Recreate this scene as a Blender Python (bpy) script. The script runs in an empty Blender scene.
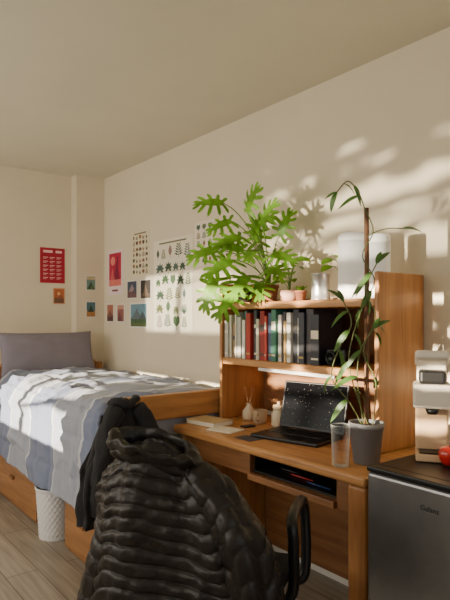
import bpy, bmesh, math, random
from mathutils import Vector, Matrix, noise
random.seed(7)
S=bpy.context.scene
COL=S.collection

# ---------------------------------------------------------------- materials
def srgb(r,g,b):
    f=lambda c:(c/255/12.92) if c/255<=.04045 else ((c/255+.055)/1.055)**2.4
    return (f(r),f(g),f(b),1)
_m={}
def mat(name,rgb,rough=.6,var=.12,scale=8,metal=0,bump=0,bscale=60,spec=.5,sheen=0,trans=0,ior=1.45,translucent=0,emit=0,coat=0):
    if name in _m: return _m[name]
    m=bpy.data.materials.new(name); m.use_nodes=True
    nt=m.node_tree; n=nt.nodes; l=nt.links
    p=n['Principled BSDF']; c=srgb(*rgb)
    tc=n.new('ShaderNodeTexCoord'); ns=n.new('ShaderNodeTexNoise'); ns.inputs['Scale'].default_value=scale
    ns.inputs['Detail'].default_value=4
    l.new(tc.outputs['Object'],ns.inputs['Vector'])
    cr=n.new('ShaderNodeValToRGB')
    cr.color_ramp.elements[0].position=.3; cr.color_ramp.elements[1].position=.7
    cr.color_ramp.elements[0].color=tuple(x*(1-var) for x in c[:3])+(1,)
    cr.color_ramp.elements[1].color=tuple(min(1,x*(1+var)) for x in c[:3])+(1,)
    l.new(ns.outputs['Fac'],cr.inputs['Fac']); l.new(cr.outputs['Color'],p.inputs['Base Color'])
    p.inputs['Roughness'].default_value=rough; p.inputs['Metallic'].default_value=metal
    p.inputs['Specular IOR Level'].default_value=spec; p.inputs['IOR'].default_value=ior
    p.inputs['Transmission Weight'].default_value=trans
    p.inputs['Sheen Weight'].default_value=sheen
    p.inputs['Coat Weight'].default_value=coat
    if emit:
        p.inputs['Emission Color'].default_value=c; p.inputs['Emission Strength'].default_value=emit
    if bump:
        n2=n.new('ShaderNodeTexNoise'); n2.inputs['Scale'].default_value=bscale
        l.new(tc.outputs['Object'],n2.inputs['Vector'])
        b=n.new('ShaderNodeBump'); b.inputs['Strength'].default_value=bump; b.inputs['Distance'].default_value=.01
        l.new(n2.outputs['Fac'],b.inputs['Height']); l.new(b.outputs['Normal'],p.inputs['Normal'])
    if translucent:
        t=n.new('ShaderNodeBsdfTranslucent'); l.new(cr.outputs['Color'],t.inputs['Color'])
        mx=n.new('ShaderNodeMixShader'); mx.inputs[0].default_value=translucent
        out=n['Material Output']
        l.new(p.outputs[0],mx.inputs[1]); l.new(t.outputs[0],mx.inputs[2]); l.new(mx.outputs[0],out.inputs['Surface'])
    _m[name]=m; return m
def wood(name,a,b,axis=1,scale=6,rough=.45):
    if name in _m: return _m[name]
    m=bpy.data.materials.new(name); m.use_nodes=True
    nt=m.node_tree; n=nt.nodes; l=nt.links; p=n['Principled BSDF']
    tc=n.new('ShaderNodeTexCoord'); mp=n.new('ShaderNodeMapping')
    sc=[scale*4]*3; sc[axis]=scale*.35; mp.inputs['Scale'].default_value=sc
    ns=n.new('ShaderNodeTexNoise'); ns.inputs['Scale'].default_value=1.2; ns.inputs['Detail'].default_value=7; ns.inputs['Distortion'].default_value=.8
    l.new(tc.outputs['Object'],mp.inputs[0]); l.new(mp.outputs[0],ns.inputs['Vector'])
    cr=n.new('ShaderNodeValToRGB'); cr.color_ramp.elements[0].position=.3; cr.color_ramp.elements[1].position=.68
    cr.color_ramp.elements[0].color=srgb(*a); cr.color_ramp.elements[1].color=srgb(*b)
    l.new(ns.outputs['Fac'],cr.inputs['Fac']); l.new(cr.outputs['Color'],p.inputs['Base Color'])
    p.inputs['Roughness'].default_value=rough
    bp=n.new('ShaderNodeBump'); bp.inputs['Strength'].default_value=.08; bp.inputs['Distance'].default_value=.01
    l.new(ns.outputs['Fac'],bp.inputs['Height']); l.new(bp.outputs['Normal'],p.inputs['Normal'])
    _m[name]=m; return m
def thin_glass(name):
    m=bpy.data.materials.new(name); m.use_nodes=True
    nt=m.node_tree; n=nt.nodes; l=nt.links; n.remove(n['Principled BSDF'])
    t=n.new('ShaderNodeBsdfTransparent'); t.inputs[0].default_value=(.96,.97,.96,1)
    g=n.new('ShaderNodeBsdfPrincipled'); g.inputs['Roughness'].default_value=.12; g.inputs['Base Color'].default_value=(.8,.82,.8,1)
    lw=n.new('ShaderNodeLayerWeight'); lw.inputs[0].default_value=.22
    mx=n.new('ShaderNodeMixShader'); l.new(lw.outputs['Facing'],mx.inputs[0]); l.new(t.outputs[0],mx.inputs[1]); l.new(g.outputs[0],mx.inputs[2])
    l.new(mx.outputs[0],n['Material Output'].inputs['Surface']); return m

# ---------------------------------------------------------------- object helpers
def fin(o,parent=None,label=None,cat=None,group=None,kind=None):
    COL.objects.link(o)
    if parent is not None: o.parent=parent
    if label: o['label']=label
    if cat: o['category']=cat
    if group: o['group']=group
    if kind: o['kind']=kind
    return o
def thing(name,loc,label,cat,rz=0,group=None):
    e=bpy.data.objects.new(name,None); e.empty_display_size=.05
    e.location=loc; e.rotation_euler=(0,0,rz)
    return fin(e,None,label,cat,group)
def meshobj(name,bm,m,parent=None,loc=(0,0,0),smooth=False,**k):
    bmesh.ops.recalc_face_normals(bm,faces=bm.faces)
    me=bpy.data.meshes.new(name); bm.to_mesh(me); bm.free()
    for mm in (m if isinstance(m,(list,tuple)) else [m]): me.materials.append(mm)
    if smooth:
        for f in me.polygons: f.use_smooth=True
    o=bpy.data.objects.new(name,me); o.location=loc
    return fin(o,parent,**k)
def bbox(bm,lo,hi,bev=0,seg=2,mi=0):
    lo=Vector(lo);hi=Vector(hi);c=(lo+hi)/2;s=hi-lo
    r=bmesh.ops.create_cube(bm,size=1,matrix=Matrix.Translation(c)@Matrix.Diagonal((s.x,s.y,s.z,1)))
    vs=r['verts']
    for f in {f for v in vs for f in v.link_faces}: f.material_index=mi
    if bev:
        es=list({e for v in vs for e in v.link_edges})
        bmesh.ops.bevel(bm,geom=es,offset=min(bev,min(s)*.49),segments=seg,profile=.5,affect='EDGES')
def box(name,lo,hi,m,parent=None,bev=.003,seg=2,w=0,rot=None,smooth=False,**k):
    """lo/hi in the parent's frame (w=1: given in room coordinates)"""
    lo=Vector(lo);hi=Vector(hi)
    if w and parent is not None: lo-=parent.location; hi-=parent.location
    c=(lo+hi)/2
    bm=bmesh.new(); bbox(bm,lo-c,hi-c,bev,seg)
    o=meshobj(name,bm,m,parent,c,smooth,**k)
    if rot: o.rotation_euler=rot
    return o
def boxes(name,lst,m,parent=None,bev=.003,w=0,**k):
    lst=[(Vector(a),Vector(b)) for a,b in lst]
    if w and parent is not None: lst=[(a-parent.location,b-parent.location) for a,b in lst]
    c=sum(((a+b)/2 for a,b in lst),Vector())/len(lst)
    bm=bmesh.new()
    for a,b in lst: bbox(bm,a-c,b-c,bev)
    return meshobj(name,bm,m,parent,c,**k)
def lathe(name,prof,m,parent=None,loc=(0,0,0),seg=32,smooth=True,fn=None,**k):
    bm=bmesh.new(); rings=[]
    for r,z in prof:
        if r<1e-5: rings.append([bm.verts.new((0,0,z))])
        else:
            rings.append([bm.verts.new((r*math.cos(a)*(fn(a,z) if fn else 1),r*math.sin(a)*(fn(a,z) if fn else 1),z)) for a in [2*math.pi*i/seg for i in range(seg)]])
    for A,B in zip(rings,rings[1:]):
        for i in range(seg):
            j=(i+1)%seg
            if len(A)==1 and len(B)==1: continue
            if len(A)==1: bm.faces.new((A[0],B[i],B[j]))
            elif len(B)==1: bm.faces.new((A[i],A[j],B[0]))
            else: bm.faces.new((A[i],A[j],B[j],B[i]))
    return meshobj(name,bm,m,parent,loc,smooth,**k)
def addtube(bm,pts,rad,seg=8,mi=0,puff=None):
    pts=[Vector(p) for p in pts]; n=len(pts)
    if not isinstance(rad,(list,tuple)): rad=[rad]*n
    rings=[]; up=None
    for i,p in enumerate(pts):
        t=(pts[min(i+1,n-1)]-pts[max(i-1,0)]).normalized()
        if up is None: up=t.orthogonal().normalized()
        up=(up-t*up.dot(t))
        up=up.normalized() if up.length>1e-6 else t.orthogonal().normalized()
        sd=t.cross(up)
        rings.append([bm.verts.new(p+(up*math.cos(a)+sd*math.sin(a))*rad[i]*(puff(i,a) if puff else 1)) for a in [2*math.pi*j/seg for j in range(seg)]])
    fs=[]
    for A,B in zip(rings,rings[1:]):
        for i in range(seg): fs.append(bm.faces.new((A[i],A[(i+1)%seg],B[(i+1)%seg],B[i])))
    fs.append(bm.faces.new(rings[0])); fs.append(bm.faces.new(list(reversed(rings[-1]))))
    for f in fs: f.material_index=mi
def bez(p0,p1,p2,n=8):
    p0,p1,p2=Vector(p0),Vector(p1),Vector(p2)
    return [p0*(1-t)**2+p1*2*t*(1-t)+p2*t*t for t in [i/n for i in range(n+1)]]
def cat(pts,n=6):
    P=[Vector(p) for p in pts]; P=[P[0]]+P+[P[-1]]; out=[]
    for i in range(1,len(P)-2):
        a,b,c,d=P[i-1:i+3]
        for k in range(n):
            t=k/n
            out.append(.5*((2*b)+(c-a)*t+(2*a-5*b+4*c-d)*t*t+(3*b-a-3*c+d)*t**3))
    out.append(P[-2]); return out
def tube(name,pts,rad,m,parent=None,seg=10,**k):
    bm=bmesh.new(); addtube(bm,pts,rad,seg); return meshobj(name,bm,m,parent,(0,0,0),True,**k)
def basis(d,n):
    d=Vector(d).normalized(); n=Vector(n); x=d.cross(n)
    x=x.normalized() if x.length>1e-4 else d.orthogonal().normalized()
    return x,d,x.cross(d).normalized()
def splitleaf(bm,base,d,nrm,L,mi=0,droop=.35):
    """broad deeply lobed leaf: a blade body with finger lobes"""
    x,y,z=basis(d,nrm); base=Vector(base)
    def P(u,v): return bm.verts.new(base+(x*u+y*v+z*(-droop*v*v-.45*u*u+.10*abs(u)))*L)
    n=4
    for s in (1,-1):
        body=[.15,.22,.21,.16,.06]
        for i in range(n):
            v0,v1=i/n,(i+1)/n
            f=bm.faces.new((P(0,v0),P(0,v1),P(s*body[i+1],v1+.03),P(s*body[i],v0+.03))); f.material_index=mi
        for i in range(n+1):
            v=(i+.3)/(n+.6); ln=(.39*math.sin(math.pi*min(1,(v*.75+.22)))+.17)*random.uniform(.85,1.15)
            ang=math.radians(-42+v*105); dx=math.cos(ang); dy=math.sin(ang)
            nx,ny=-dy,dx
            o=(.06,v)
            def Q(a,b): return P(s*(o[0]+dx*a+nx*b),o[1]+dy*a+ny*b)
            f=bm.faces.new([Q(0,-.055),Q(ln*.45,-.074),Q(ln*.8,-.070),Q(ln*.98,-.035),Q(ln*1.07,0.02),Q(ln*.85,.071),Q(ln*.45,.072),Q(0,.055)]); f.material_index=mi
    f=bm.faces.new([P(-.06,.93),P(-.08,1.05),P(0,1.22),P(.08,1.05),P(.06,.93)]); f.material_index=mi
def blade(bm,base,d,nrm,L,W,droop=.4,mi=0,n=7,fold=.15):
    x,y,z=basis(d,nrm); base=Vector(base); rows=[]
    for i in range(n+1):
        v=i/n; w=W*(math.sin(math.pi*min(1,(.06+v*.94)))**.7) if i<n else 0.0005
        c=base+(y*v+z*(-droop*v*v))*L
        rows.append([bm.verts.new(c-x*w+z*w*fold),bm.verts.new(c),bm.verts.new(c+x*w+z*w*fold)])
    for A,B in zip(rows,rows[1:]):
        for i in (0,1):
            f=bm.faces.new((A[i],A[i+1],B[i+1],B[i])); f.material_index=mi

# ---------------------------------------------------------------- palette
M_wall=mat('wall_paint',(224,212,188),.9,.02,3,bump=.03,bscale=180)
M_ceil=mat('ceiling_paint',(216,210,188),.95,.02,3,bump=.05,bscale=120)
M_white=mat('white_paint',(228,226,220),.5,.03)
HA,HB=(160,108,62),(202,148,90)
W_y=wood('oak_lengthwise',HA,HB,1)
W_x=wood('oak_crosswise',HA,HB,0)
W_z=wood('oak_upright',(152,100,56),(192,136,80),2)
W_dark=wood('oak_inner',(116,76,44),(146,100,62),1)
M_black=mat('black_plastic',(22,22,23),.4,.1)
M_blk2=mat('black_metal',(28,28,30),.35,.1,metal=.6)
M_steel=mat('brushed_steel',(140,140,142),.38,.06,20,metal=.85)
M_paper=mat('paper',(236,230,214),.8,.03)

# ---------------------------------------------------------------- room
XW=2.148; YB=4.56; YP=4.455; XL=-1.4; YF=-1.2; H=2.5
def slab(name,lst,m):
    o=boxes(name,lst,m,None,0); o['kind']='structure'; return o
mf=bpy.data.materials.new('floor_planks'); mf.use_nodes=True
nt=mf.node_tree;n=nt.nodes;l=nt.links;p=n['Principled BSDF']
tc=n.new('ShaderNodeTexCoord'); mp=n.new('ShaderNodeMapping'); mp.inputs['Rotation'].default_value=(0,0,math.radians(90))
br=n.new('ShaderNodeTexBrick'); br.inputs['Scale'].default_value=1; br.inputs['Brick Width'].default_value=1.2; br.inputs['Row Height'].default_value=.16
br.inputs['Mortar Size'].default_value=.0022; br.inputs['Color1'].default_value=srgb(178,166,150); br.inputs['Color2'].default_value=srgb(158,147,132); br.inputs['Mortar'].default_value=srgb(94,84,72)
l.new(tc.outputs['Object'],mp.inputs[0]); l.new(mp.outputs[0],br.inputs['Vector'])
mp2=n.new('ShaderNodeMapping'); mp2.inputs['Scale'].default_value=(30,2,1); ns=n.new('ShaderNodeTexNoise'); ns.inputs['Scale'].default_value=1.4; ns.inputs['Detail'].default_value=8
l.new(tc.outputs['Object'],mp2.inputs[0]); l.new(mp2.outputs[0],ns.inputs['Vector'])
mx=n.new('ShaderNodeMixRGB'); mx.blend_type='MULTIPLY'; mx.inputs[0].default_value=.6
cr=n.new('ShaderNodeValToRGB'); cr.color_ramp.elements[0].color=(.5,.47,.43,1); cr.color_ramp.elements[0].position=.35; cr.color_ramp.elements[1].position=.65; cr.color_ramp.elements[1].color=(1,1,1,1)
l.new(ns.outputs['Fac'],cr.inputs[0]); l.new(br.outputs['Color'],mx.inputs[1]); l.new(cr.outputs[0],mx.inputs[2]); l.new(mx.outputs[0],p.inputs['Base Color']); p.inputs['Roughness'].default_value=.45
slab('floor',[((XL-.15,YF-.15,-.1),(XW+.15,YB+.15,0))],mf)
slab('ceiling',[((XL-.15,YF-.15,H),(XW+.15,YB+.15,H+.1))],M_ceil)
slab('wall_right',[((XW,YF-.15,0),(XW+.15,YB+.15,H))],M_wall)
slab('wall_back',[((XL,YB,0),(XW,YB+.15,H))],M_wall)
slab('wall_front',[((XL,YF-.15,0),(-.9,YF,H)),((-.9,YF-.15,0),(1.3,YF,.9)),((-.9,YF-.15,2.2),(1.3,YF,H)),((1.3,YF-.15,0),(XW,YF,H))],M_wall)
slab('wall_corner',[((1.895,YP,0),(XW,YB,H))],M_wall)
WN=[(1.05,3.0,1.27,1.90),(3.15,4.35,.90,1.88)]
lst=[]; y=YF-.15
for a,b,z0,z1 in WN:
    lst.append(((XL-.15,y,0),(XL,a,H))); lst.append(((XL-.15,a,0),(XL,b,z0))); lst.append(((XL-.15,a,z1),(XL,b,H))); y=b
lst.append(((XL-.15,y,0),(XL,YB+.15,H)))
slab('wall_left',lst,M_wall)
for i,(a,b,z0,z1) in enumerate(WN):
    t=.03; x0,x1=XL-.1,XL-.06
    slab('window_%d'%(i+1),[((x0,a,z0),(x1,b,z0+t)),((x0,a,z1-t),(x1,b,z1)),((x0,a,z0+t),(x1,a+t,z1-t)),((x0,b-t,z0+t),(x1,b,z1-t))],M_white)
slab('window_3',[((-.9,YF-.1,.9),(1.3,YF-.06,.94)),((-.9,YF-.1,2.16),(1.3,YF-.06,2.2)),((-.9,YF-.1,.94),(-.86,YF-.06,2.16)),((1.26,YF-.1,.94),(1.3,YF-.06,2.16)),((.18,YF-.1,.94),(.22,YF-.06,2.16))],M_white)  # window added out of view behind the camera to carry fill light
slab('baseboard_back',[((XL,YB-.012,0),(1.895,YB,.09))],M_white)
slab('baseboard_right',[((XW-.012,YF,0),(XW,YP,.09))],M_white)
bl=thing('sun_limit_blind',(XL-.03,3.75,1.88),'cream fabric roller blind pulled low, added out of view to limit the sun','blind')  # unseen blind added to keep direct sun off the poster wall
box('blind_fabric',(XL-.032,3.16,1.36),(XL-.028,4.34,1.87),mat('blind_fabric',(200,190,170),.9,.03),bl,0,w=1)
box('blind_bar',(XL-.038,3.16,1.34),(XL-.022,4.34,1.36),M_white,bl,.004,w=1)

# tree added outside, out of view, to break the sun into long slanting streaks
tr=thing('gobo',(-2.3,2.3,0),'leafy tree added outside the window, out of view, to break up the sun','gobo')
bm=bmesh.new()
addtube(bm,cat([(0,1.75,0),(0,1.7,1.0),(0,1.6,1.6),(0,1.5,2.4)]),.035,8)
addtube(bm,cat([(0,1.65,1.2),(0,.6,1.36),(0,-.9,1.50)]),.014,6)
addtube(bm,cat([(0,1.6,1.4),(0,.6,1.56),(0,-1.0,1.74)]),.014,6)
meshobj('gobo_trunk',bm,mat('bark',(80,60,45),.9,.2),tr,smooth=True)
bm=bmesh.new(); RR=random.Random(11)
def bough(y0,z0,y1,z1,th,nn,wd=.022):
    for i in range(nn):
        t=RR.random(); b0=Vector((RR.uniform(-.04,.04),y0+(y1-y0)*t,z0+(z1-z0)*t+RR.gauss(0,th)))
        blade(bm,b0,(RR.uniform(-.2,.2),-1,.12+RR.uniform(-.12,.12)),(1,.1,.1),.20,wd)
bough(1.3,1.27,-1.2,1.44,.010,40)
bough(1.3,1.40,-1.2,1.58,.016,80)
bough(1.3,1.55,-1.2,1.74,.022,110)
bough(1.3,1.66,-.9,1.83,.026,130)
bough(1.3,1.77,-1.2,1.92,.030,150)
meshobj('foliage',bm,mat('gobo_leaf',(70,100,50),.7,.2),tr)

# ---------------------------------------------------------------- bed
BX0,BX1=1.215,2.10; BY0,BY1=2.42,4.45
bed=thing('bed_frame',(1.66,3.43,0),'oak dorm bed frame with drawers beneath, against the wall','bed')
boxes('footboard',[((BX0,BY0,.785),(BX1,BY0+.04,.913)),((BX0,BY0,.42),(BX1,BY0+.035,.66))],W_x,bed,.006,w=1)
for nm,y in (('post',BY0+.0),('post',BY1-.06)):
    for x in (BX0,BX1-.055):
        box(nm,(x-.002,y+.001 if y==BY0 else y,0),(x+.055,y+.055,.80 if y==BY0 else .93),W_z,bed,.006,w=1)
boxes('headboard',[((BX0+.053,BY1-.045,.42),(BX1-.055,BY1-.01,.95))],W_x,bed,.006,w=1)
box('side_rail',(BX0,BY0+.06,.44),(BX0+.028,BY1-.06,.58),W_y,bed,.005,w=1)
box('side_rail',(BX1-.03,BY0+.06,.44),(BX1-.002,BY1-.06,.58),W_y,bed,.005,w=1)
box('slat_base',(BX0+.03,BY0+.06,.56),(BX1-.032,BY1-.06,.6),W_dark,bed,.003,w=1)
W_drw=wood('oak_drawer',(132,90,54),(166,118,74),1)
def chest(y0,y1):
    c=thing('underbed_drawer_chest',(BX0+.35,(y0+y1)/2,0),'low oak drawer chest pushed under the bed','drawer chest')
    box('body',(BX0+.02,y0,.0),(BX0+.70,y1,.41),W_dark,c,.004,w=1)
    d=box('drawer',(BX0-.004,y0+.01,.03),(BX0+.018,y1-.01,.39),W_drw,c,.004,w=1)
    box('knob',(-.03,-.035,-.01),(-.0115,.035,.012),W_dark,d,.006)
    return c
chest(2.50,3.02); chest(3.46,4.38)
mt=box('mattress',(BX0+.035,BY0+.065,.602),(BX1-.035,BY1-.065,.83),mat('mattress_ticking',(190,192,200),.9,.05),None,.04,4,smooth=True,label='pale blue-grey twin mattress on the oak bed frame',cat='mattress')

def fbm(x,y,z,o=4):
    return noise.fractal(Vector((x,y,z)),1.0,2.0,o)
def duvet_mat():
    m=bpy.data.materials.new('duvet_cotton'); m.use_nodes=True
    nt=m.node_tree;n=nt.nodes;l=nt.links;p=n['Principled BSDF']
    tc=n.new('ShaderNodeTexCoord'); sp=n.new('ShaderNodeSeparateXYZ'); l.new(tc.outputs['Object'],sp.inputs[0])
    nz=n.new('ShaderNodeTexNoise'); nz.inputs['Scale'].default_value=2.5; l.new(tc.outputs['Object'],nz.inputs['Vector'])
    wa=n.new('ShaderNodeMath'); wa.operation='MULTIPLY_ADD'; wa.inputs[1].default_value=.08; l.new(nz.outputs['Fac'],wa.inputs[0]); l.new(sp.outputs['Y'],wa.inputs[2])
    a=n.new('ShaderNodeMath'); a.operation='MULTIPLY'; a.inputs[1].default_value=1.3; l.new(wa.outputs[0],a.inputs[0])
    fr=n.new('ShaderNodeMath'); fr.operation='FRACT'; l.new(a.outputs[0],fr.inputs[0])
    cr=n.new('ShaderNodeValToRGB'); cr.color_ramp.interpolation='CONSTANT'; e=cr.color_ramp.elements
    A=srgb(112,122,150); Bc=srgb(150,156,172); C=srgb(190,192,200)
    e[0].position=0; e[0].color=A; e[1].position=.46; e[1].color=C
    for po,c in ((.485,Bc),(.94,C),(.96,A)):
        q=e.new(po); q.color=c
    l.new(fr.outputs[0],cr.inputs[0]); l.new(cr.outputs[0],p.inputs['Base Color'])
    p.inputs['Roughness'].default_value=.9; p.inputs['Sheen Weight'].default_value=.2
    ns=n.new('ShaderNodeTexNoise'); ns.inputs['Scale'].default_value=18; ns.inputs['Detail'].default_value=4; l.new(tc.outputs['Object'],ns.inputs['Vector'])
    b=n.new('ShaderNodeBump'); b.inputs['Strength'].default_value=.4; b.inputs['Distance'].default_value=.015
    l.new(ns.outputs['Fac'],b.inputs['Height']); l.new(b.outputs['Normal'],p.inputs['Normal'])
    return m
def duvet():
    path=[(2.085,.855),(1.95,.870),(1.75,.880),(1.55,.884),(1.38,.880),(1.27,.868),(1.20,.835),(1.178,.77),(1.172,.68),(1.170,.56),(1.168,.46),(1.165,.335)]
    pp=cat([(a,0,b) for a,b in path],10); ny=190; y0,y1=2.475,4.20
    bm=bmesh.new(); rows=[]
    for j in range(ny+1):
        y=y0+(y1-y0)*j/ny; row=[]
        for i,q in enumerate(pp):
            s=i/(len(pp)-1); dr=max(0,(s-.52)/.48)
            u=s*6.2; rg=1-abs(noise.noise(Vector((u*.7+y*.6,y*2.6-u*.3,1.3))))*2
            rg2=1-abs(noise.noise(Vector((u*1.6+5,y*5.5+u*.5,7.3))))*2
            qy=(y*5.2)%1; qu=(u*.9)%1; quilt=min(1,min(qy,1-qy)*6)*min(1,min(qu,1-qu)*6)
            f=.024*max(0,rg)**2.5+.012*max(0,rg2)**3+.007*fbm(u*.6,y*2.4,4)+.014*quilt**.6-.008
            wav=dr*(.012*math.sin(y*9+1.6*fbm(y*1.5,q.z,4)))
            x=q.x-abs(wav)-.008*dr; z=q.z
            if dr<=0.02: z+=max(-.006,f)
            else: x-=max(0,f)*.9*(1-.2*dr); z+=(1-dr)*max(0,f)*.6
            if s>.9: z+=.010*math.sin(y*5)+.02*(y-3.0)
            if s<.6 and j<8: z-= .02*(1-j/8)**2
            row.append(bm.verts.new((x,y,z)))
        rows.append(row)
    for A,B in zip(rows,rows[1:]):
        for i in range(len(A)-1): bm.faces.new((A[i],A[i+1],B[i+1],B[i]))
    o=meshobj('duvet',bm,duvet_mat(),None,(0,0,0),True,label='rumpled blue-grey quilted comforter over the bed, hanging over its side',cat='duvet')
    md=o.modifiers.new('thick','SOLIDIFY'); md.thickness=.014; md.offset=0
    return o
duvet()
def cushion(name,sx,sy,sz,m,loc,rot,label,cat_):
    bm=bmesh.new(); bmesh.ops.create_grid(bm,x_segments=32,y_segments=20,size=1)
    top=list(bm.verts)
    r=bmesh.ops.duplicate(bm,geom=bm.verts[:]+bm.edges[:]+bm.faces[:])
    low=[g for g in r['geom'] if isinstance(g,bmesh.types.BMVert)]
    for vs,s in ((top,1),(low,-1)):
        for v in vs:
            u,w=v.co.x,v.co.y
            h=((1-abs(u)**2.6)*(1-abs(w)**2.6))**.45 if abs(u)<1 and abs(w)<1 else 0
            k=1-.06*(1-abs(u)**3)*(abs(w)**2)
            v.co=Vector((u*sx/2*(1-.05*(1-w*w)*abs(u)),w*sy/2*k,s*h*sz/2+.014*fbm(u*3,w*3,s)*h))
    bmesh.ops.remove_doubles(bm,verts=bm.verts,dist=.0008)
    o=meshobj(name,bm,m,None,loc,True,label=label,cat=cat_); o.rotation_euler=rot; return o
cushion('pillow',.76,.35,.15,mat('pillow_cotton',(132,126,138),.9,.05,4,bump=.15,bscale=30),(1.60,4.295,1.025),(math.radians(72),0,math.radians(1)),'long grey pillow propped upright at the head of the bed','pillow')

wb=thing('wastebasket',(1.262,3.26,0),'white woven-texture plastic wastebasket on the floor beside the bed','wastebasket')
pf=[(0,0),(.098,0)]+[(.100+.018*i/33,.006+.28*i/33) for i in range(34)]+[(.124,.291),(.124,.304),(.112,.304),(.098,.012),(0,.012)]
lathe('basket',pf,mat('white_plastic',(226,226,228),.5,.03),wb,seg=144,fn=lambda a,z:1+.022*math.cos(24*a+(math.pi if int(z/.02)%2 else 0))*abs(math.sin(math.pi*z/.02))*(1 if .008<z<.28 else 0))

# coat hanging over the bed post
def coat():
    c=thing('coat',(1.22,2.335,.40),'dark grey coat hung over the corner post of the bed','coat')
    bm=bmesh.new(); rows=[]; nz,na=60,96
    for j in range(nz+1):
        s=j/nz; z=.535-s*.57
        w=.045+.115*min(1,s*1.9)**.75+.02*s; d=.025+.04*min(1,s*3)
        row=[]
        for i in range(na):
            a=2*math.pi*i/na
            k=1+.12*math.sin(7*a+2*s+.8*fbm(a,s*2,0))*min(1,s*2)+.07*math.sin(15*a-3*s)*min(1,s*2)+.12*fbm(math.cos(a)*1.5,math.sin(a)*1.5,z*5)
            fold=.012*math.sin(a*11+3*s)*min(1,s*3)
            row.append(bm.verts.new((w*k*math.cos(a)-.02*s,d*k*math.sin(a)-.005+fold,z+(.02*math.cos(a*2) if j==nz else 0)-.04*abs(math.cos(a))*(1-min(1,s*4)))))
        rows.append(row)
    for A,B in zip(rows,rows[1:]):
        for i in range(na): bm.faces.new((A[i],A[(i+1)%na],B[(i+1)%na],B[i]))
    bm.faces.new(rows[0]); bm.faces.new(list(reversed(rows[-1])))
    mc=mat('charcoal_wool',(38,38,41),.92,.2,20,bump=.2,bscale=90,sheen=.05)
    meshobj('coat_body',bm,mc,c,smooth=True)
    for s in (-1,1):
        bm=bmesh.new()
        addtube(bm,cat([(s*.045,-.03,.49),(s*.10,-.055,.41),(s*.128,-.065,.28),(s*.138-.01,-.06,.12),(s*.128-.012,-.05,.04)],6),[.025]+[.04]*9+[.044]*14+[.04],20,puff=lambda i,a:1+.22*fbm(i*.25,math.cos(a)*1.5,math.sin(a)*1.5+s))
        meshobj('sleeve',bm,mc,c,smooth=True)
    bm=bmesh.new()
    addtube(bm,cat([(-.06,.01,.505),(-.045,-.04,.525),(.0,-.055,.505),(.045,-.04,.53),(.06,.01,.51)],6),[.018]*25,12,puff=lambda i,a:1+.35*fbm(i*.3,math.cos(a),5))
    meshobj('collar',bm,mc,c,smooth=True)
coat()

# ---------------------------------------------------------------- desk
DX0,DX1,DY0,DY1=1.534,2.125,1.20,2.40
desk=thing('desk',((DX0+DX1)/2,(DY0+DY1)/2,0),'oak dorm desk with an open pencil tray against the wall','desk')
box('desktop',(DX0,DY0,.722),(DX1,DY1,.76),W_y,desk,.012,3,w=1)
for y in (DY0+.005,DY1-.085):
    box('side_panel',(DX0+.08,y+.02,0),(DX1-.005,y+.05,.721),W_z,desk,.004,w=1)
    box('leg',(DX0+.012,y,0),(DX0+.079,y+.085,.721),W_z,desk,.014,3,w=1)
boxes('apron',[((DX0+.05,1.86,.615),(DX0+.07,DY1-.09,.721)),((DX0+.05,1.291,.60),(DX0+.07,1.37,.721)),((DX0+.035,1.371,.60),(DX0+.06,1.859,.628))],W_dark,desk,.003,w=1)
boxes('pencil_tray',[((DX0+.062,1.375,.632),(DX0+.34,1.855,.640)),((DX0+.335,1.375,.640),(DX0+.34,1.855,.70)),((DX0+.072,1.375,.640),(DX0+.34,1.381,.70)),((DX0+.072,1.849,.640),(DX0+.34,1.855,.70))],M_black,desk,.001,w=1)
box('back_panel',(DX1-.04,DY0+.06,.06),(DX1-.02,DY1-.09,.72),W_dark,desk,.002,w=1)

# ---------------------------------------------------------------- hutch
HX0,HX1,HY0,HY1=1.828,2.145,1.366,2.40
hu=thing('hutch',((HX0+HX1)/2,(HY0+HY1)/2,.76),'oak bookshelf hutch with two shelves standing on the desk','bookshelf')
for y in (HY0,HY1-.022):
    box('side_panel',(HX0,y,.761),(HX1-.002,y+.022,1.485),W_z,hu,.006,w=1)
box('shelf',(HX0+.004,HY0+.023,1.345),(HX1-.018,HY1-.023,1.38),W_y,hu,.006,w=1)
box('shelf',(HX0+.004,HY0+.023,1.055),(HX1-.018,HY1-.023,1.09),W_y,hu,.006,w=1)
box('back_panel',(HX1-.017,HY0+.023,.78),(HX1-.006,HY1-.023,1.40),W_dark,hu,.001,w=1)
box('light_bar',(HX0+.03,1.62,1.035),(HX0+.085,2.12,1.0535),mat('lamp_diffuser',(235,235,230),.4,.02),hu,.006,w=1,label='white under-shelf light bar')

# books
bcol=[((186,180,170),.030,.195),((206,200,186),.016,.225),((150,120,84),.036,.185),((214,208,196),.012,.24),((190,186,180),.028,.215),((70,130,130),.016,.245),((222,218,208),.024,.20),((176,56,46),.034,.235),((204,70,56),.014,.21),((60,62,68),.022,.25),((206,196,176),.02,.205),((150,46,42),.032,.245),((196,74,60),.016,.22),((80,96,126),.026,.235),((224,220,210),.012,.20),((60,118,96),.032,.25),((214,208,200),.022,.225),((54,54,60),.018,.24),((196,160,90),.012,.195),((222,218,206),.026,.235),((46,48,54),.036,.25),((208,206,202),.014,.21),((58,60,68),.036,.235),((70,66,70),.044,.25),((44,46,54),.050,.225)]
y=2.370
def cname(c):
    r,g,b=c
    if max(c)<78 and max(c)-min(c)<20: return 'black'
    if r>1.7*g: return 'red'
    if min(c)>180: return 'white'
    if g>r*1.2: return 'teal'
    if b>r*1.2: return 'dark blue'
    if r-b>35: return 'brown'
    return 'grey'
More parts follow.
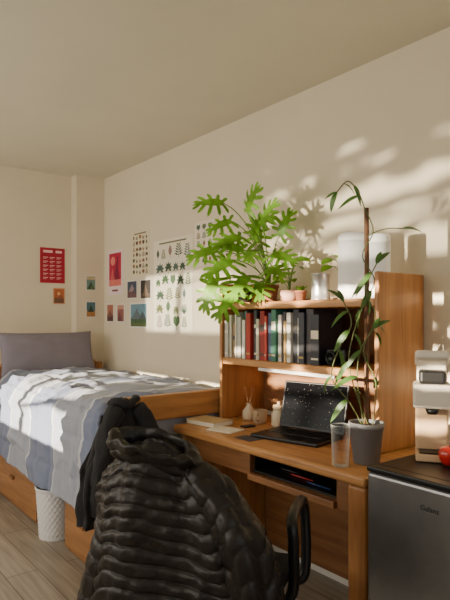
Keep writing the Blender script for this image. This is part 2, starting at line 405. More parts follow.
for i,(c,th,h) in enumerate(bcol):
    dp=random.uniform(.15,.18)
    y-=th+.0012+(.004 if i%5==2 else 0)
    zb=1.0905
    bk_m=mat('book_cover_%d'%i,c,.5,.06)
    x0=HX0+random.uniform(.008,.045)
    bm=bmesh.new(); t=.003 if th>.013 else .002
    cx,cy=x0+dp/2,y+th/2
    bbox(bm,(-dp/2,-th/2,0),(-dp/2+t,th/2,h),.001,1); bbox(bm,(-dp/2+t,-th/2,0),(dp/2,-th/2+t,h)); bbox(bm,(-dp/2+t,th/2-t,0),(dp/2,th/2,h))
    if i%3!=1:
        zz=h*random.uniform(.5,.75); bbox(bm,(-dp/2-.0006,-th/2+.003,zz),(-dp/2+.0004,th/2-.003,zz+h*random.uniform(.06,.2)),0,1,1)
    bbox(bm,(-dp/2-.0006,-th/2+.004,h*.1),(-dp/2+.0004,th/2-.004,h*.14),0,1,1)
    bk=meshobj('book',bm,[bk_m,mat('book_band_%d'%(i%3),[(225,215,190),(190,160,90),(70,66,66)][i%3],.5,.03)],None,(cx,cy,zb),label='%s book standing upright in the row on the middle shelf'%cname(c),cat='book',group='books on the middle shelf')
    box('pages',(-dp/2+t,-th/2+t,.003),(dp/2-.003,th/2-t,h-.004),M_paper,bk,0)
cam_=thing('camera',(1.90,y-.068,1.0905),'small black camera resting on the middle shelf','camera')
box('camera_body',(-.03,-.055,0),(.03,.055,.075),M_black,cam_,.01,3)
o=lathe('lens',[(0,0),(.030,0),(.030,.03),(.024,.035),(.022,.028),(0,.026)],M_blk2,cam_,(-.03,0,.037)); o.rotation_euler=(0,-math.pi/2,0)

# ---------------------------------------------------------------- desk items
lp=thing('laptop',(1.80,1.79,.7605),'open black laptop with a dark screen on the desk','laptop',rz=math.radians(-78))
M_lap=mat('laptop_shell',(24,24,26),.4,.08,metal=.2)
box('keyboard_deck',(-.175,-.115,0),(.175,.115,.016),M_lap,lp,.006,3)
kb=bmesh.new()
for r in range(5):
    for c in range(13):
        bbox(kb,(-.143+c*.022,.075-r*.021-.008,.0),(-.143+c*.022+.018,.075-r*.021+.009,.003))
meshobj('keyboard',kb,M_black,lp,(0,0,.0162),label='black keys')
box('touchpad',(-.05,-.1,.0162),(.05,-.04,.0168),M_blk2,lp,0)
bm=bmesh.new(); bbox(bm,(-.175,-.004,0),(.175,.004,.225),.004,2)
scr=meshobj('screen',bm,M_lap,lp,(0,.121,.014)); scr.rotation_euler=(math.radians(-14),0,0)
md=bpy.data.materials.new('display_glass'); md.use_nodes=True; n=md.node_tree.nodes; l=md.node_tree.links; p=n['Principled BSDF']
tc=n.new('ShaderNodeTexCoord'); vo=n.new('ShaderNodeTexVoronoi'); vo.inputs['Scale'].default_value=70; l.new(tc.outputs['Object'],vo.inputs['Vector'])
cr=n.new('ShaderNodeValToRGB'); cr.color_ramp.elements[0].position=.08; cr.color_ramp.elements[0].color=(.3,.29,.27,1); cr.color_ramp.elements[1].position=.15; cr.color_ramp.elements[1].color=(.003,.003,.004,1)
l.new(vo.outputs['Distance'],cr.inputs[0]); l.new(cr.outputs[0],p.inputs['Base Color']); p.inputs['Roughness'].default_value=.12; p.inputs['Specular IOR Level'].default_value=.08
box('display',(-.166,-.0052,.012),(.166,-.0042,.217),md,scr,0,label='dark glossy display')

def vase(name,x,y,prof,m,label,cat_):
    v=thing(name,(x,y,.7605),label,cat_); lathe('vessel',prof,m,v); return v
M_cer=mat('cream_ceramic',(214,198,170),.45,.05)
M_cer2=mat('tan_ceramic',(176,150,120),.5,.1)
v=vase('reed_diffuser',1.93,2.27,[(0,0),(.03,0),(.036,.01),(.036,.045),(.016,.07),(.014,.085),(.018,.088),(.012,.088),(.012,.075),(0,.07)],M_cer,'cream ceramic vase with thin reeds on the desk','vase')
bm=bmesh.new()
for dx,dy in ((-.02,.02),(.01,-.03),(0,.035),(.02,0)): addtube(bm,[(0,0,.072),(dx,dy,.17)],.0018,6)
meshobj('reeds',bm,mat('reed',(150,110,70),.7),v)
v=vase('mug',1.90,2.15,[(0,0),(.028,0),(.036,.012),(.038,.03),(.036,.07),(.033,.07),(.034,.03),(.025,.01),(0,.008)],M_cer2,'small round tan ceramic mug on the desk','mug')
tube('handle',bez((-.03,-.018,.055),(-.075,-.045,.04),(-.03,-.018,.018)),.004,M_cer2,v)
v=vase('candle_jar',1.93,2.04,[(0,0),(.034,0),(.038,.006),(.038,.06),(.03,.075),(.028,.09),(.032,.092),(.025,.092),(.024,.076),(.034,.058),(.034,.008),(0,.006)],M_cer,'cream lidded jar on the desk under the shelf','jar')
lathe('lid',[(0,.094),(.03,.094),(.03,.104),(.008,.108),(.01,.12),(0,.124)],M_cer2,v)
nb=thing('notebook',(1.69,2.30,.7605),'tan covered notebook lying flat on the desk','notebook',rz=math.radians(8))
boxes('cover',[((-.07,-.10,0),(.07,.10,.003)),((-.07,-.10,.022),(.07,.10,.025)),((.067,-.1,.003),(.07,.1,.022))],mat('tan_cover',(196,172,130),.6),nb,.001)
box('pages',(-.068,-.098,.003),(.066,.098,.022),M_paper,nb,0)
o=box('envelope',(1.60,2.05,.7605),(1.71,2.20,.7655),M_paper,None,.001,label='white envelope lying on the desk',cat='envelope'); o.rotation_euler=(0,0,math.radians(14))
box('phone',(1.76,2.10,.7605),(1.83,2.14,.7685),M_black,None,.003,label='black phone lying on the desk near the jars',cat='phone')
box('postcard',(1.585,1.86,.7605),(1.66,1.97,.7625),mat('card_dark',(60,64,72),.6),None,.0005,label='dark postcard on the front of the desk',cat='postcard')
for k,(yy,c) in enumerate(((1.50,(30,60,110)),(1.62,(160,40,40)),(1.72,(30,30,30)))):
    bm=bmesh.new(); addtube(bm,[(-.0,-.06,0),(0,.05,0),(0,.07,0)],[.004,.004,.001],8)
    meshobj('pen',bm,mat('pen_%d'%k,c,.4),None,(DX0+.10+.03*k,yy,.6445),True,label=['blue','red','black'][k]+' pen lying in the open desk tray',cat='pen',group='pens in the desk tray')
gm=thin_glass('clear_glass')
g=thing('drinking_glass',(1.590,1.355,.7605),'clear ribbed drinking glass near the corner of the desk','glass')
lathe('glass_body',[(0,0),(.027,0),(.029,.004),(.035,.145),(.036,.150),(.034,.150),(.033,.146)],gm,g,seg=96,fn=lambda a,z:1+.014*math.cos(24*a)*(1 if z<.11 else 0))

# ---------------------------------------------------------------- tall stem plant
M_leaf=mat('leaf_bright',(118,168,48),.42,.32,14,translucent=.42)
M_leaf2=mat('leaf_deep',(76,112,52),.42,.25,14,translucent=.3)
M_stem=mat('stem_green',(110,140,60),.6,.15)
M_bark=mat('cane_brown',(104,72,50),.8,.2,30,bump=.3)
M_soil=mat('soil',(50,36,26),.95,.3,60,bump=.6)
E1=Vector((.79,-.61,0)); E2=Vector((.61,.79,0))
def off(s,d,z): return E1*s+E2*d+Vector((0,0,z))
pp=thing('vine_plant',(1.70,1.325,.7605),'tall twisting vine on a brown stake in a grey pot','plant')
lathe('pot',[(0,0),(.045,0),(.048,.005),(.062,.13),(.066,.132),(.066,.152),(.060,.152),(.058,.13),(0,.128)],mat('grey_pot',(114,114,118),.55,.08),pp,seg=40)
lathe('soil',[(0,.138),(.04,.138),(.0575,.132)],M_soil,pp)
bm=bmesh.new()
addtube(bm,cat([(0,0,.13),(.002,0,.4),off(.002,0,.7),off(.0,0,.95)],6),.009,10)
meshobj('stake',bm,M_bark,pp,smooth=True)
vines=[[(.01,-.01,.13),(-.04,-.02,.25),(-.07,-.02,.38),(-.05,-.03,.5),(-.01,-.02,.6),(.025,-.02,.68),(-.02,-.02,.77),(.02,-.02,.86),(-.01,-.01,.95),(-.03,0,1.01),(-.07,0,1.05),(-.11,0,1.01)],
       [(-.01,0,.13),(-.06,0,.22),(-.13,.0,.32),(-.10,-.02,.44),(-.06,-.02,.52),(-.09,-.02,.60)],
       [(.02,-.01,.13),(.03,-.02,.3),(-.02,-.03,.42),(.03,-.02,.54),(-.01,-.03,.64),(.03,-.03,.74)],
       [(-.01,-.01,.13),(-.04,-.03,.3),(-.03,-.03,.42),(.02,-.03,.5)]]
bm=bmesh.new(); bf=bmesh.new(); RV=random.Random(5)
for vi,v in enumerate(vines):
    P=cat([off(*q) for q in v],6); addtube(bm,P,.0024,6)
    for k in range(7,len(P),5):
        if vi==0 and 32<k<52: continue
        s=RV.choice((-1,1)) if vi!=1 else RV.choice((-1,-1,1)); q=P[k]
        Ln=RV.uniform(.055,.09); dr=off(s*RV.uniform(.3,.9),RV.uniform(-.5,.3),RV.uniform(-.9,.1))
        blade(bf,q,dr,Vector((0,0,1))+off(-s*.4,-.6,0),Ln,RV.uniform(.009,.013),.9)
    q=P[-1]; d_=(P[-1]-P[-3]).normalized()
    blade(bf,q,d_+Vector((0,0,-.2)),Vector((0,0,1))+off(0,-.6,0),.07,.012,.5)
    blade(bf,q,d_+Vector((0,0,.6)),Vector((0,0,1))+off(0,-.6,0),.05,.010,.3)
addtube(bm,bez(off(.0,-.01,.84),off(.05,-.02,.88),off(.13,-.02,.87)),.0018,6)
blade(bf,off(.13,-.02,.87),off(1,0,.15),Vector((0,0,1))+off(-.3,-.6,0),.08,.016,.4)
meshobj('vine',bm,mat('vine_green',(92,100,56),.6,.15),pp,smooth=True)
meshobj('foliage',bf,M_leaf2,pp,smooth=True)

# ---------------------------------------------------------------- shelf-top things
ZT=1.3808
ph=thing('philodendron',(1.985,2.17,ZT),'split-leaf philodendron in a small terracotta pot on top of the hutch','plant')
M_terra=mat('terracotta',(150,96,70),.8,.12)
lathe('pot',[(0,0),(.034,0),(.036,.004),(.045,.075),(.050,.077),(.050,.092),(.044,.092),(.042,.075),(0,.075)],M_terra,ph)
lathe('soil',[(0,.085),(.041,.082)],M_soil,ph)
bm=bmesh.new(); bs=bmesh.new()
leaves=[(-.24,-.05,.51,.12,(-.9,-.3,.15)),(-.12,-.05,.46,.13,(.0,-.5,.4)),(-.20,-.04,.42,.11,(-.9,-.2,-.2)),(-.05,-.10,.39,.12,(.1,-.6,.5)),(-.15,-.1,.33,.13,(-.7,-.5,-.1)),
 (-.27,-.06,.27,.13,(-1,-.3,-.1)),(-.28,-.10,.12,.14,(-.5,-.4,-.9)),(-.20,-.14,.21,.14,(-.7,-.6,-.3)),(-.09,-.14,.26,.13,(-.2,-.9,-.1)),(.0,-.14,.24,.12,(.5,-.7,-.1)),
 (-.12,-.15,.13,.14,(-.5,-.8,-.4)),(-.18,-.17,.04,.13,(-.6,-.5,-.5)),(-.06,.0,.31,.12,(-.1,.1,.9)),(-.03,-.15,.16,.12,(.3,-.8,.0)),(.04,-.12,.33,.11,(.2,-.5,.8)),(-.14,-.12,.26,.12,(-.9,-.4,.3)),(-.06,-.12,.10,.12,(-.1,-.9,-.3)),(-.10,-.02,.39,.11,(.4,-.2,.3))]
for s,d,z,L_,dr in leaves:
    b=off(s,d,z); dv=off(*dr)
    splitleaf(bm,b,dv,Vector((0,0,.7))+off(-.2,-1,.0),L_*1.05,0,.35)
    addtube(bs,bez((s*.05,0,.08),off(s*.3,d*.2,z*.75+.05),b,8),.003,6)
addtube(bs,cat([(0,0,.08),off(-.02,0,.2),off(-.06,-.02,.3)],5),.007,8)
meshobj('foliage',bm,M_leaf,ph,smooth=False); meshobj('stem',bs,M_stem,ph,smooth=True)
p2=thing('potted_succulent',(1.93,2.305,ZT),'small leafy plant in a dark pot on top of the hutch','plant')
lathe('pot',[(0,0),(.03,0),(.04,.02),(.04,.055),(.034,.065),(.03,.065),(.03,.05),(0,.05)],mat('dark_glaze',(52,46,42),.3,.1),p2)
bm=bmesh.new()
for k in range(14):
    a=k*2.4; blade(bm,(0,0,.05),(math.cos(a),math.sin(a),.8+.5*random.random()),(0,0,1),.065,.012,.3)
meshobj('foliage',bm,M_leaf,p2,smooth=True)
p3=thing('potted_pothos',(1.95,1.985,ZT),'leafy pothos in a low pinkish clay pot','plant')
lathe('pot',[(0,0),(.035,0),(.045,.015),(.048,.055),(.043,.055),(.04,.04),(0,.04)],mat('pink_clay',(196,150,130),.7,.08),p3)
bm=bmesh.new(); bs=bmesh.new()
for k in range(14):
    a=k*2.4; r=.02+.04*random.random(); z=.08+.14*random.random()
    b=Vector((math.cos(a)*r*.9,math.sin(a)*r,z)); addtube(bs,bez((0,0,.04),(b.x*.3,b.y*.3,z),b,5),.0016,5)
    blade(bm,b,(math.cos(a)-.4,math.sin(a),.1),(-.5,-.3,1),.06,.022,.4)
meshobj('foliage',bm,M_leaf,p3,smooth=True); meshobj('stem',bs,M_stem,p3,smooth=True)
p5=thing('potted_seedling',(1.90,1.86,ZT),'tiny sprouting plant in a small terracotta pot','plant')
lathe('pot',[(0,0),(.02,0),(.028,.04),(.03,.04),(.03,.048),(.025,.048),(.023,.04),(0,.04)],M_terra,p5)
bm=bmesh.new()
for k in range(8):
    a=k*2.4; blade(bm,(0,0,.04),(math.cos(a),math.sin(a),1.2),(0,0,1),.05,.010,.3)
meshobj('foliage',bm,M_leaf,p5,smooth=True)
t=thing('tin_can',(1.90,1.735,ZT),'plain silver metal tin on top of the hutch','tin')
lathe('can',[(0,0),(.042,0),(.045,.002),(.045,.005),(.042,.008)]+[(.042-.0012*(i%2),.030+.006*i) for i in range(9)]+[(.042,.112),(.045,.115),(.045,.119),(.042,.121),(.040,.118),(0,.117)],mat('tin_metal',(206,204,200),.30,.04,metal=.7),t)
p4=thing('vine_cutting',(2.05,1.735,ZT),'small leafy vine in a white cup behind the tin','plant')
lathe('cup',[(0,0),(.024,0),(.03,.05),(.027,.05),(.022,.006),(0,.006)],M_white,p4)
bm=bmesh.new(); bs=bmesh.new()
for s,d,z,dr in [(-.05,-.03,.19,(-1,-.3,-.1)),(-.03,-.02,.20,(-.3,-.5,.3)),(.01,-.04,.18,(.8,-.4,.3)),(.02,-.05,.21,(.5,-.5,.5)),(0,-.05,.15,(0,-1,-.1)),(-.06,-.04,.16,(-.9,-.5,-.2)),(-.02,-.06,.17,(.3,-.6,-.1))]:
    b=off(s,d,z); addtube(bs,bez((0,0,.02),(0,0,z),b,6),.0018,5); blade(bm,b,off(*dr),(-.4,-.4,1),.06,.024,.35)
meshobj('foliage',bm,M_leaf,p4,smooth=True); meshobj('stem',bs,M_stem,p4,smooth=True)
M_can=mat('canister_white',(246,246,246),.45,.01)
def canister(x,y,r,h,lab):
    wc=thing('white_canister',(x,y,ZT),lab,'canister',group='white canisters on the hutch')
    lathe('canister_body',[(0,0),(r*.90,0),(r*.97,.004),(r,.014),(r,h-.035),(0,h-.035)],M_can,wc,seg=64)
    lathe('lid',[(0,h-.0345),(r*.985,h-.0345),(r,h-.033),(r,h-.016),(r*.95,h-.005),(r*.82,h),(0,h)],M_can,wc,seg=64)
canister(1.93,1.57,.068,.285,'wide white cylindrical canister on top of the hutch')
canister(1.93,1.44,.046,.265,'slimmer white cylindrical canister beside the stake')

# ---------------------------------------------------------------- fridge
fr=thing('mini_fridge',(1.66,.81,0),'black mini fridge with a brushed steel door beside the desk','fridge')
box('body',(1.43,.545,.02),(1.93,1.085,.85),mat('fridge_black',(24,24,26),.4,.1),fr,.01,3,w=1)
d=box('door',(1.387,.545,.03),(1.428,1.08,.835),M_steel,fr,.012,3,w=1,label='brushed steel door')
box('door_cap',(1.385,.545,.8352),(1.4285,1.08,.852),M_black,fr,.005,w=1)
box('handle',(-.045,-.22,-.34),(-.0215,-.19,.1),M_blk2,d,.006)
tx=bpy.data.curves.new('logo','FONT'); tx.body='Galanz'; tx.size=.021; tx.extrude=.0005; tx.align_x='CENTER'
to=bpy.data.objects.new('logo_tmp',tx); COL.objects.link(to); bpy.context.view_layer.update()
me=bpy.data.meshes.new_from_object(to.evaluated_get(bpy.context.evaluated_depsgraph_get())); bpy.data.objects.remove(to)
me.materials.clear(); me.materials.append(mat('logo_dark',(40,40,44),.4))
to=bpy.data.objects.new('logo',me); fin(to,d,label='small dark lettering'); to.location=(-.0213,.055,.335); to.rotation_euler=(math.radians(90),0,math.radians(-90))
for x in (1.47,1.88):
    for yy in (.59,1.03):
        lathe('foot',[(0,0),(.02,0),(.02,.021),(0,.021)],M_black,fr,(x-1.66,yy-.81,0))

cm=thing('coffee_maker',(1.635,1.015,.8515),'cream single-serve coffee maker on top of the fridge','coffee maker',rz=math.radians(-56))
M_cof=mat('coffee_cream',(222,212,196),.4,.03)
M_cof2=mat('coffee_sunlit',(196,164,128),.45,.06)  # warm sunlight on the cream lower body, put into the colour
box('base',(-.050,-.075,0),(.050,.048,.024),M_cof2,cm,.006,3)
box('drip_tray',(-.040,-.07,.0245),(.040,-.012,.029),M_blk2,cm,.003)
box('column',(-.050,-.015,.0245),(.050,.047,.165),M_cof2,cm,.008,3)
box('head',(-.058,-.070,.165),(.058,.048,.240),M_cof,cm,.009,3)
lathe('nozzle',[(0,0),(.016,0),(.022,.018),(0,.018)],M_black,cm,(0,-.044,.146))
box('pod_cavity',(-.040,-.058,.2405),(.040,.018,.282),M_black,cm,.010,3)
box('hinge',(-.046,.022,.2405),(.046,.046,.300),M_cof,cm,.006,3)
o=box('lid',(-.052,-.062,-.014),(.052,.045,.014),M_cof,cm,.010,3); o.location=(0,-.004,.318); o.rotation_euler=(math.radians(-20),0,0)
ap=thing('apple',(1.585,.925,.8515),'red apple on top of the fridge beside the coffee maker','apple')
lathe('apple_flesh',[(0,.004),(.012,0),(.022,.006),(.03,.024),(.032,.038),(.026,.052),(.014,.058),(.005,.054),(0,.05)],mat('apple_red',(190,36,26),.3,.15,20,coat=.4),ap,fn=lambda a,z:1+.03*math.cos(5*a))
tube('stem',[(0,0,.05),(.002,0,.06),(.005,0,.068)],.0015,M_bark,ap,6)

# ---------------------------------------------------------------- chair + puffer jacket
CX,CY=.905,1.345; RZ=math.radians(-58)
ch=thing('desk_chair',(CX,CY,0),'black office armchair with curved arms pulled up to the desk','chair',rz=RZ)
M_sf=mat('seat_fabric',(30,30,32),.9,.1,bump=.2)
box('seat',(-.24,.06,.41),(.22,.48,.465),M_sf,ch,.025,4,smooth=True)
box('backrest',(-.17,-.012,.60),(.13,.018,.85),M_sf,ch,.012,3,smooth=True)
tube('back_support',cat([(0,.25,.40),(0,.03,.41),(0,-.012,.5),(0,.002,.62)]),.016,M_blk2,ch)
for s in (1,-1):
    tube('armrest',cat([(s*.225,.14,.435),(s*.275,.16,.48),(s*.285,.13,.64),(s*.275,.16,.70),(s*.265,.30,.705),(s*.265,.37,.675),(s*.275,.36,.54),(s*.27,.34,.45),(s*.225,.33,.435)],6),.017,M_black,ch)
lathe('gas_post',[(0,.1),(.03,.1),(.03,.3),(.02,.3),(.02,.408),(0,.408)],M_blk2,ch,(0,.28,0))
bm=bmesh.new()
for k in range(5):
    a=k*2*math.pi/5+.3; addtube(bm,[(0,.28,.11),(.28*math.cos(a),.28+.28*math.sin(a),.075)],[.024,.015],8)
meshobj('star_base',bm,M_black,ch,smooth=True)
for k in range(5):
    a=k*2*math.pi/5+.3; c_=lathe('caster',[(0,-.012),(.026,-.012),(.026,.012),(0,.012)],M_black,ch,(.27*math.cos(a),.28+.27*math.sin(a),.028)); c_.rotation_euler=(math.pi/2,0,a)
M_puf=mat('puffer_nylon',(28,24,22),.46,.12,8,bump=.35,bscale=32,spec=.45)
jk=thing('puffer_jacket',(CX,CY,.3),'near-black quilted puffer jacket draped over the chair back','jacket',rz=RZ)
def puffv(x):
    f=x-math.floor(x); return (4*f*(1-f))**.42
N=lambda x,y,z:noise.noise(Vector((x,y,z)))
def jacket_body():
    bm=bmesh.new(); rows=[]; nz,na=300,220
    for j in range(nz+1):
        s=j/nz; z=.655-s*.60
        k=math.sin(min(1,s/.30)*math.pi/2)
        wl=.130+.090*k+.080*s; wr=.075+.170*math.sin(min(1,s/.55)*math.pi/2)+.055*s
        d=.045+.045*math.sin(min(1,s/.35)*math.pi/2)+.04*s
        row=[]
        for i in range(na):
            a=2*math.pi*i/na; ca,sa=math.cos(a),math.sin(a)
            ph_=s*14.5+1.15*N(ca*1.3+3,sa*1.3,s*2.0)+.40*N(ca*3.4,sa*3.4,s*5)+.65*ca
            cell=math.floor(ph_)
            amp=.0135*(.8+.9*N(ca*2.4+cell*1.7,sa*2.4,cell*.9))
            pf=(puffv(ph_)-.6)*max(.004,amp)
            ex=abs(ca)**.85*(1 if ca>0 else -1); ey=abs(sa)**.85*(1 if sa>0 else -1)
            fold=.030*N(ca*1.9,sa*1.9,s*1.0)*(.5+.6*s)+.018*(1-2*abs(N(ca*2.8+s,sa*2.8,s*1.2+2)))*(.3+.7*s)
            dent=-.016*max(0,N(ca*3.0,sa*3.0+5,s*3.6))
            fr_=ph_-cell; gather=.0042*N(a*10,cell*3.7,fr_*1.2)+.002*N(a*21,cell*2.1,fr_*2)
            w=wr if ca>0 else wl
            q=pf+fold+dent+gather
            x=ex*w+ca*q-.040*(1-s); y=ey*d+sa*q-.01
            zz=z-.045*ex*ex*(1-k)-.055*max(0,ex)*(1-s)+.012*N(ca*2,sa*2,s*3)
            row.append(bm.verts.new((x,y,zz)))
        rows.append(row)
    for A,B in zip(rows,rows[1:]):
        for i in range(na): bm.faces.new((A[i],A[(i+1)%na],B[(i+1)%na],B[i]))
    bm.faces.new(rows[0]); bm.faces.new(list(reversed(rows[-1])))
    return meshobj('jacket_body',bm,M_puf,jk,smooth=True)
jacket_body()
def sleeve(pts,rs,seed):
    bm=bmesh.new(); P=cat(pts,34); n_=len(P)
    r0=[]
    for i in range(n_):
        u=i/(n_-1)*(len(rs)-1); k=min(int(u),len(rs)-2); r0.append(rs[k]+(rs[k+1]-rs[k])*(u-k))
    def pu(i,a):
        ca,sa=math.cos(a),math.sin(a); ph=i/n_*11.5+.8*N(ca,sa,i*.02+seed)+.3*ca; c_=math.floor(ph)
        return .86+.16*puffv(ph)*(.8+.6*N(ca*2,sa*2,c_*1.3))+.28*N(ca*1.2,sa*1.2,i*.022+seed)+.035*N(a*6,c_*2.3,seed)
    addtube(bm,P,r0,60,puff=pu); meshobj('sleeve',bm,M_puf,jk,smooth=True)
sleeve([(-.15,-.02,.54),(-.20,-.035,.46),(-.225,-.045,.36),(-.265,-.05,.20),(-.30,-.045,.04)],[.03,.045,.05,.056,.056],1)
sleeve([(.04,-.03,.57),(.12,-.06,.51),(.195,-.085,.41),(.235,-.085,.27),(.262,-.07,.12),(.262,-.05,.01)],[.038,.060,.068,.070,.066,.054],7)
bm=bmesh.new(); na=96; nzc=30
out=[]
for j in range(nzc*2+1):
    t=j/(nzc*2); inner=t>.5; u=(1-abs(2*t-1)); row=[]
    for i in range(na):
        a=2*math.pi*i/na; ca,sa=math.cos(a),math.sin(a)
        th=.018*math.sin(math.pi*min(1,u*.9+.1))**.5
        r_=(.100+(-th if inner else th)+.010*(puffv(u*2.0+.02)-.5)*(-1 if inner else 1)+.018*N(ca*1.8,sa*1.8,u*1.5)+.004*N(a*8,u*4,1))
        slump=u*(.028+.020*max(0,-sa)+.01*N(ca*2,sa*2,8))
        row.append(bm.verts.new((-.070+ca*r_*(1.15+.12*u)-.02*u,-.018+sa*r_*.60-slump,.585+.088*u*(1-.25*max(0,-sa))-.045*max(0,ca)+.014*N(ca*2.4,sa*2.4,4))))
    out.append(row)
for A,B in zip(out,out[1:]):
    for i in range(na): bm.faces.new((A[i],A[(i+1)%na],B[(i+1)%na],B[i]))
meshobj('collar',bm,M_puf,jk,smooth=True)

# ---------------------------------------------------------------- posters
def poster(name,wall,a0,a1,z0,z1,paper,elems,label,catg='poster'):
    """wall R: a = Y (left edge is larger Y); wall B: a = X. elems in 0..1 of the sheet, v up"""
    base={'R':XW,'B':YB,'P':YP}[wall]
    bm=bmesh.new(); mats=[mat('paper_%d_%d_%d'%paper,paper,.75,.03)]; idx={}
    W=abs(a1-a0); Hh=z1-z0
    def V(u,v,h):
        if wall=='R': return bm.verts.new((-h,(.5-u)*W,(v-.5)*Hh))
        return bm.verts.new(((u-.5)*W,-h,(v-.5)*Hh))
    c0=[V(0,0,.0),V(1,0,.0),V(1,1,.0),V(0,1,.0)]; c1=[V(0,0,.0025),V(1,0,.0025),V(1,1,.0025),V(0,1,.0025)]
    bm.faces.new(c1)
    for i in range(4): bm.faces.new((c0[i],c0[(i+1)%4],c1[(i+1)%4],c1[i]))
    hh=.0028
    for e in elems:
        k,u0,v0,u1,v1,c=e
        if c not in idx:
            idx[c]=len(mats); mats.append(mat('ink_%d_%d_%d'%c,c,.75,.1,30))
        um,vm,ru,rv=(u0+u1)/2,(v0+v1)/2,(u1-u0)/2,(v1-v0)/2
        hh+=.000006; Q=[]
        if k=='r': Q=[[(u0,v0),(u1,v0),(u1,v1),(u0,v1)]]
        elif k=='e': Q=[[(um+ru*math.cos(t),vm+rv*math.sin(t)) for t in [i*math.pi/8 for i in range(16)]]]
        elif k=='t': Q=[[(u0,v0),(u1,v0),(um,v1)]]
        elif k=='h':
            Q=[[(um,v0+rv*.35),(um+ru*.75,vm),(um+ru*.7,v1-rv*.25),(um+ru*.3,v1),(um,v1-rv*.3),(um-ru*.3,v1),(um-ru*.7,v1-rv*.25),(um-ru*.75,vm)],[(um-ru*.04,v0),(um+ru*.04,v0),(um+ru*.04,vm),(um-ru*.04,vm)]]
        elif k=='l':
            Q=[[(um,v0+rv*.3),(um+ru*.45,vm-rv*.1),(um+ru*.4,vm+rv*.4),(um,v1),(um-ru*.4,vm+rv*.4),(um-ru*.45,vm-rv*.1)],[(um-ru*.04,v0),(um+ru*.04,v0),(um+ru*.04,vm),(um-ru*.04,vm)]]
        elif k=='f':
            for i in range(7):
                t=math.radians(-120+40*i); dx,dy=math.sin(t),math.cos(t); w_=.24
                o_=(um,vm-rv*.15)
                Q.append([(o_[0],o_[1]),(o_[0]+ru*(dx*.5-dy*w_),o_[1]+rv*(dy*.5+dx*w_)),(o_[0]+ru*dx,o_[1]+rv*dy),(o_[0]+ru*(dx*.5+dy*w_),o_[1]+rv*(dy*.5-dx*w_))])
            Q.append([(um-ru*.04,v0),(um+ru*.04,v0),(um+ru*.04,vm),(um-ru*.04,vm)])
        elif k=='b':
            Q.append([(um-ru*.05,v0),(um+ru*.05,v0),(um+ru*.03,v1),(um-ru*.03,v1)])
            for i in range(5):
                for s in (1,-1):
                    vv=v0+(v1-v0)*(.15+i*.17); ln=ru*(1-.13*i)
                    Q.append([(um,vv),(um+s*ln*.5,vv+rv*.02),(um+s*ln,vv+rv*.35),(um+s*ln*.4,vv+rv*.3)])
        elif k=='g': # drooping clump of thin blades
            for i in range(9):
                t=math.radians(-100+25*i); dx,dy=math.sin(t),.35+.65*math.cos(t*.8)
                Q.append([(um-ru*.05,v0+rv*.2),(um+ru*.05,v0+rv*.2),(um+ru*dx*.6+ru*.06,v0+rv*(.2+1.3*dy)),(um+ru*dx,v0+rv*(.2+1.5*dy)),(um+ru*dx*.6-ru*.06,v0+rv*(.2+1.3*dy)-rv*.05)])
        for q in Q:
            f=bm.faces.new([V(min(.985,max(.015,u)),min(.99,max(.01,v)),hh) for u,v in q]); f.material_index=idx[c]
    loc=(base,(a0+a1)/2,(z0+z1)/2) if wall=='R' else ((a0+a1)/2,base,(z0+z1)/2)
    me=bpy.data.meshes.new(name); bm.to_mesh(me); bm.free()
    for mm in mats: me.materials.append(mm)
    o=bpy.data.objects.new(name,me); o.location=loc
    return fin(o,None,label,catg)
R=random.Random(3)
PB=(224,218,206)
el=[('r',.12,.86,.5,.93,(240,190,190)),('r',.62,.86,.88,.93,(240,190,190))]
for r in range(6):
    for c in range(3):
        u=.12+c*.27; v=.72-r*.115; el+=[('r',u,v,u+.2,v+.018,(240,190,190)),('r',u,v-.035,u+.13,v-.02,(230,170,170))]
poster('poster','B',1.625,1.835,1.591,1.882,(168,26,52),el,'crimson poster with rows of small pale print on the back wall')
poster('postcard','B',1.736,1.835,1.417,1.55,(206,150,110),[('r',.08,.06,.92,.94,(180,100,60)),('r',.08,.06,.92,.4,(110,80,64)),('t',.3,.3,.95,.62,(140,84,60)),('e',.35,.55,.6,.75,(226,180,120))],'small orange sunset postcard on the back wall','postcard')
poster('postcard','P',1.975,2.072,1.53,1.665,PB,[('r',.1,.08,.9,.92,(110,140,134)),('t',.1,.08,.9,.6,(60,86,66)),('r',.1,.7,.9,.92,(190,180,140)),('t',.4,.08,.9,.45,(90,110,70))],'small teal landscape postcard on the corner column','postcard')
poster('postcard','P',1.975,2.072,1.30,1.446,PB,[('r',.1,.08,.9,.92,(80,116,126)),('r',.1,.08,.9,.42,(176,126,76)),('t',.2,.35,.8,.75,(50,68,56))],'small postcard with a mountain on the corner column','postcard')
poster('poster','R',4.384,4.113,1.492,1.867,(232,210,210),[('r',.1,.2,.9,.93,(178,40,70)),('t',.3,.2,.9,.75,(130,30,60)),('t',.1,.2,.55,.6,(206,90,96)),('r',.1,.2,.9,.34,(220,120,110)),('e',.2,.66,.5,.86,(226,130,120)),('r',.62,.4,.7,.85,(120,30,60)),('r',.3,.08,.7,.12,(120,60,70))],'magenta and red illustrated poster with a white border')
poster('postcard','R',4.41,4.27,1.26,1.425,PB,[('r',.1,.08,.9,.92,(170,110,90)),('r',.1,.08,.9,.4,(90,60,60)),('t',.2,.3,.8,.7,(120,80,74))],'small russet art print on the wall','postcard')
poster('postcard','R',4.22,4.08,1.26,1.42,PB,[('r',.1,.08,.9,.92,(150,96,92)),('t',.1,.08,.7,.6,(110,70,72)),('r',.1,.7,.9,.92,(196,150,130))],'small rosy art print on the wall','postcard')
el=[('r',.15,.94,.85,.965,(110,90,70))]
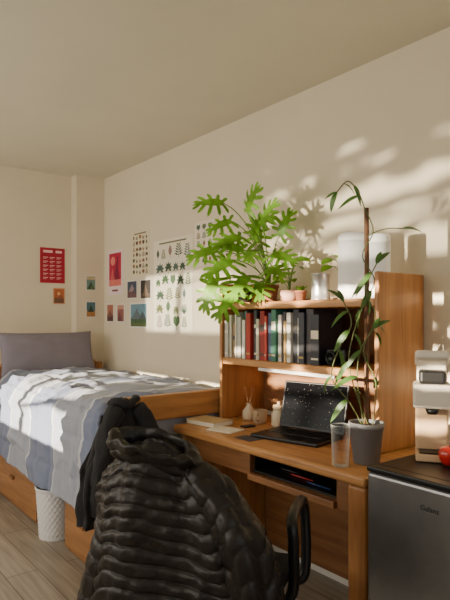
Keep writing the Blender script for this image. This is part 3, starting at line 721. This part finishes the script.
for r in range(7):
    for c in range(5):
        u=.04+c*.185; v=.04+r*.127; cc=R.choice([(120,90,60),(96,106,66),(150,110,70),(100,74,60)])
        el.append((R.choice('bflbhg'),u,v,u+.18,v+.122,cc))
poster('poster','R',3.961,3.69,1.62,1.973,(228,216,188),el,'beige poster with a grid of small botanical drawings')
poster('postcard','R',4.044,3.87,1.45,1.60,PB,[('r',.07,.07,.93,.93,(70,80,98)),('r',.07,.07,.93,.45,(110,82,84)),('t',.2,.4,.8,.8,(150,134,136)),('t',.5,.3,.93,.6,(90,80,90))],'small dusky landscape print on the wall','postcard')
poster('postcard','R',3.83,3.655,1.44,1.60,PB,[('r',.08,.07,.92,.93,(62,56,54)),('r',.08,.07,.92,.3,(96,80,70)),('t',.25,.2,.75,.8,(120,100,86))],'small dark art print on the wall','postcard')
poster('postcard','R',3.993,3.71,1.222,1.42,(228,226,218),[('r',.06,.06,.94,.94,(110,146,162)),('r',.06,.06,.94,.4,(70,98,70)),('t',.1,.35,.7,.78,(100,112,120)),('t',.5,.35,.94,.66,(84,98,104)),('r',.06,.06,.94,.2,(96,110,70))],'blue and green mountain landscape print','postcard')
el=[('r',.15,.955,.85,.972,(120,120,90))]
gs=[(84,112,78),(108,130,90),(76,100,82),(132,140,98),(98,120,110),(74,96,76),(146,150,112),(156,126,116),(118,124,78)]
for r in range(6):
    u=R.uniform(.03,.07)
    while u<.82:
        q=R.uniform(.65,1.3); wd=.19*q; v=.03+r*.15+R.uniform(-.012,.012)
        el.append((R.choice('fbhlgfgb'),u,v,min(.97,u+wd),v+.135*min(1.1,q+.1),R.choice(gs))); u+=wd*1.02
poster('poster','R',3.62,3.11,1.20,1.866,(238,230,208),el,'large botanical chart of muted green plants on cream paper')
el=[]
for r in range(5):
    for c in range(3): el.append((R.choice('flbhg'),.07+c*.3,.06+r*.18,.33+c*.3,.22+r*.18,R.choice([(100,112,80),(140,110,70),(80,100,90)])))
poster('poster','R',3.087,2.87,1.64,1.937,(234,226,206),el,'cream poster with small botanical sketches beside the plant')

# ---------------------------------------------------------------- light
def sun(name,dirv,en,col,ang):
    L=bpy.data.lights.new(name,'SUN'); L.energy=en; L.color=col; L.angle=math.radians(ang)
    o=bpy.data.objects.new(name,L); o.rotation_euler=Vector(dirv).to_track_quat('-Z','Y').to_euler(); o.location=(-5,2,3); COL.objects.link(o)
sun('sun_light',(1,-.12,-.13),30,(1,.84,.62),.5)
sun('reflected_sun_light',(1,-.16,.075),7,(1,.89,.68),.8)
def area(loc,rot,sx,sy,en,col):
    L=bpy.data.lights.new('sky_fill_light','AREA'); L.shape='RECTANGLE'; L.size=sx; L.size_y=sy; L.energy=en; L.color=col
    o=bpy.data.objects.new('sky_fill_light',L); o.location=loc; o.rotation_euler=rot; COL.objects.link(o)
for i,(a,b,z0,z1) in enumerate(WN):
    area((XL+.03,(a+b)/2,(z0+z1)/2),(0,math.radians(-90),0),z1-z0,b-a,27,(1,.925,.81))
area((.2,YF+.03,1.55),(math.radians(90),0,0),2.1,1.2,9,(1,.95,.88))  # fill lamp added at the made-up window behind the camera
w=bpy.data.worlds.new('sky'); S.world=w; w.use_nodes=True
bg=w.node_tree.nodes['Background']; bg.inputs[0].default_value=(.75,.85,1,1); bg.inputs[1].default_value=.7

# ---------------------------------------------------------------- camera
cd=bpy.data.cameras.new('camera_view'); cd.lens=560/600*36; cd.sensor_width=36; cd.shift_y=18/600; cd.clip_start=.05
co=bpy.data.objects.new('camera_view',cd); co.location=(0,0,1.30); co.rotation_euler=(math.radians(90),0,-math.atan2(.6143,.7891)); COL.objects.link(co)
S.camera=co
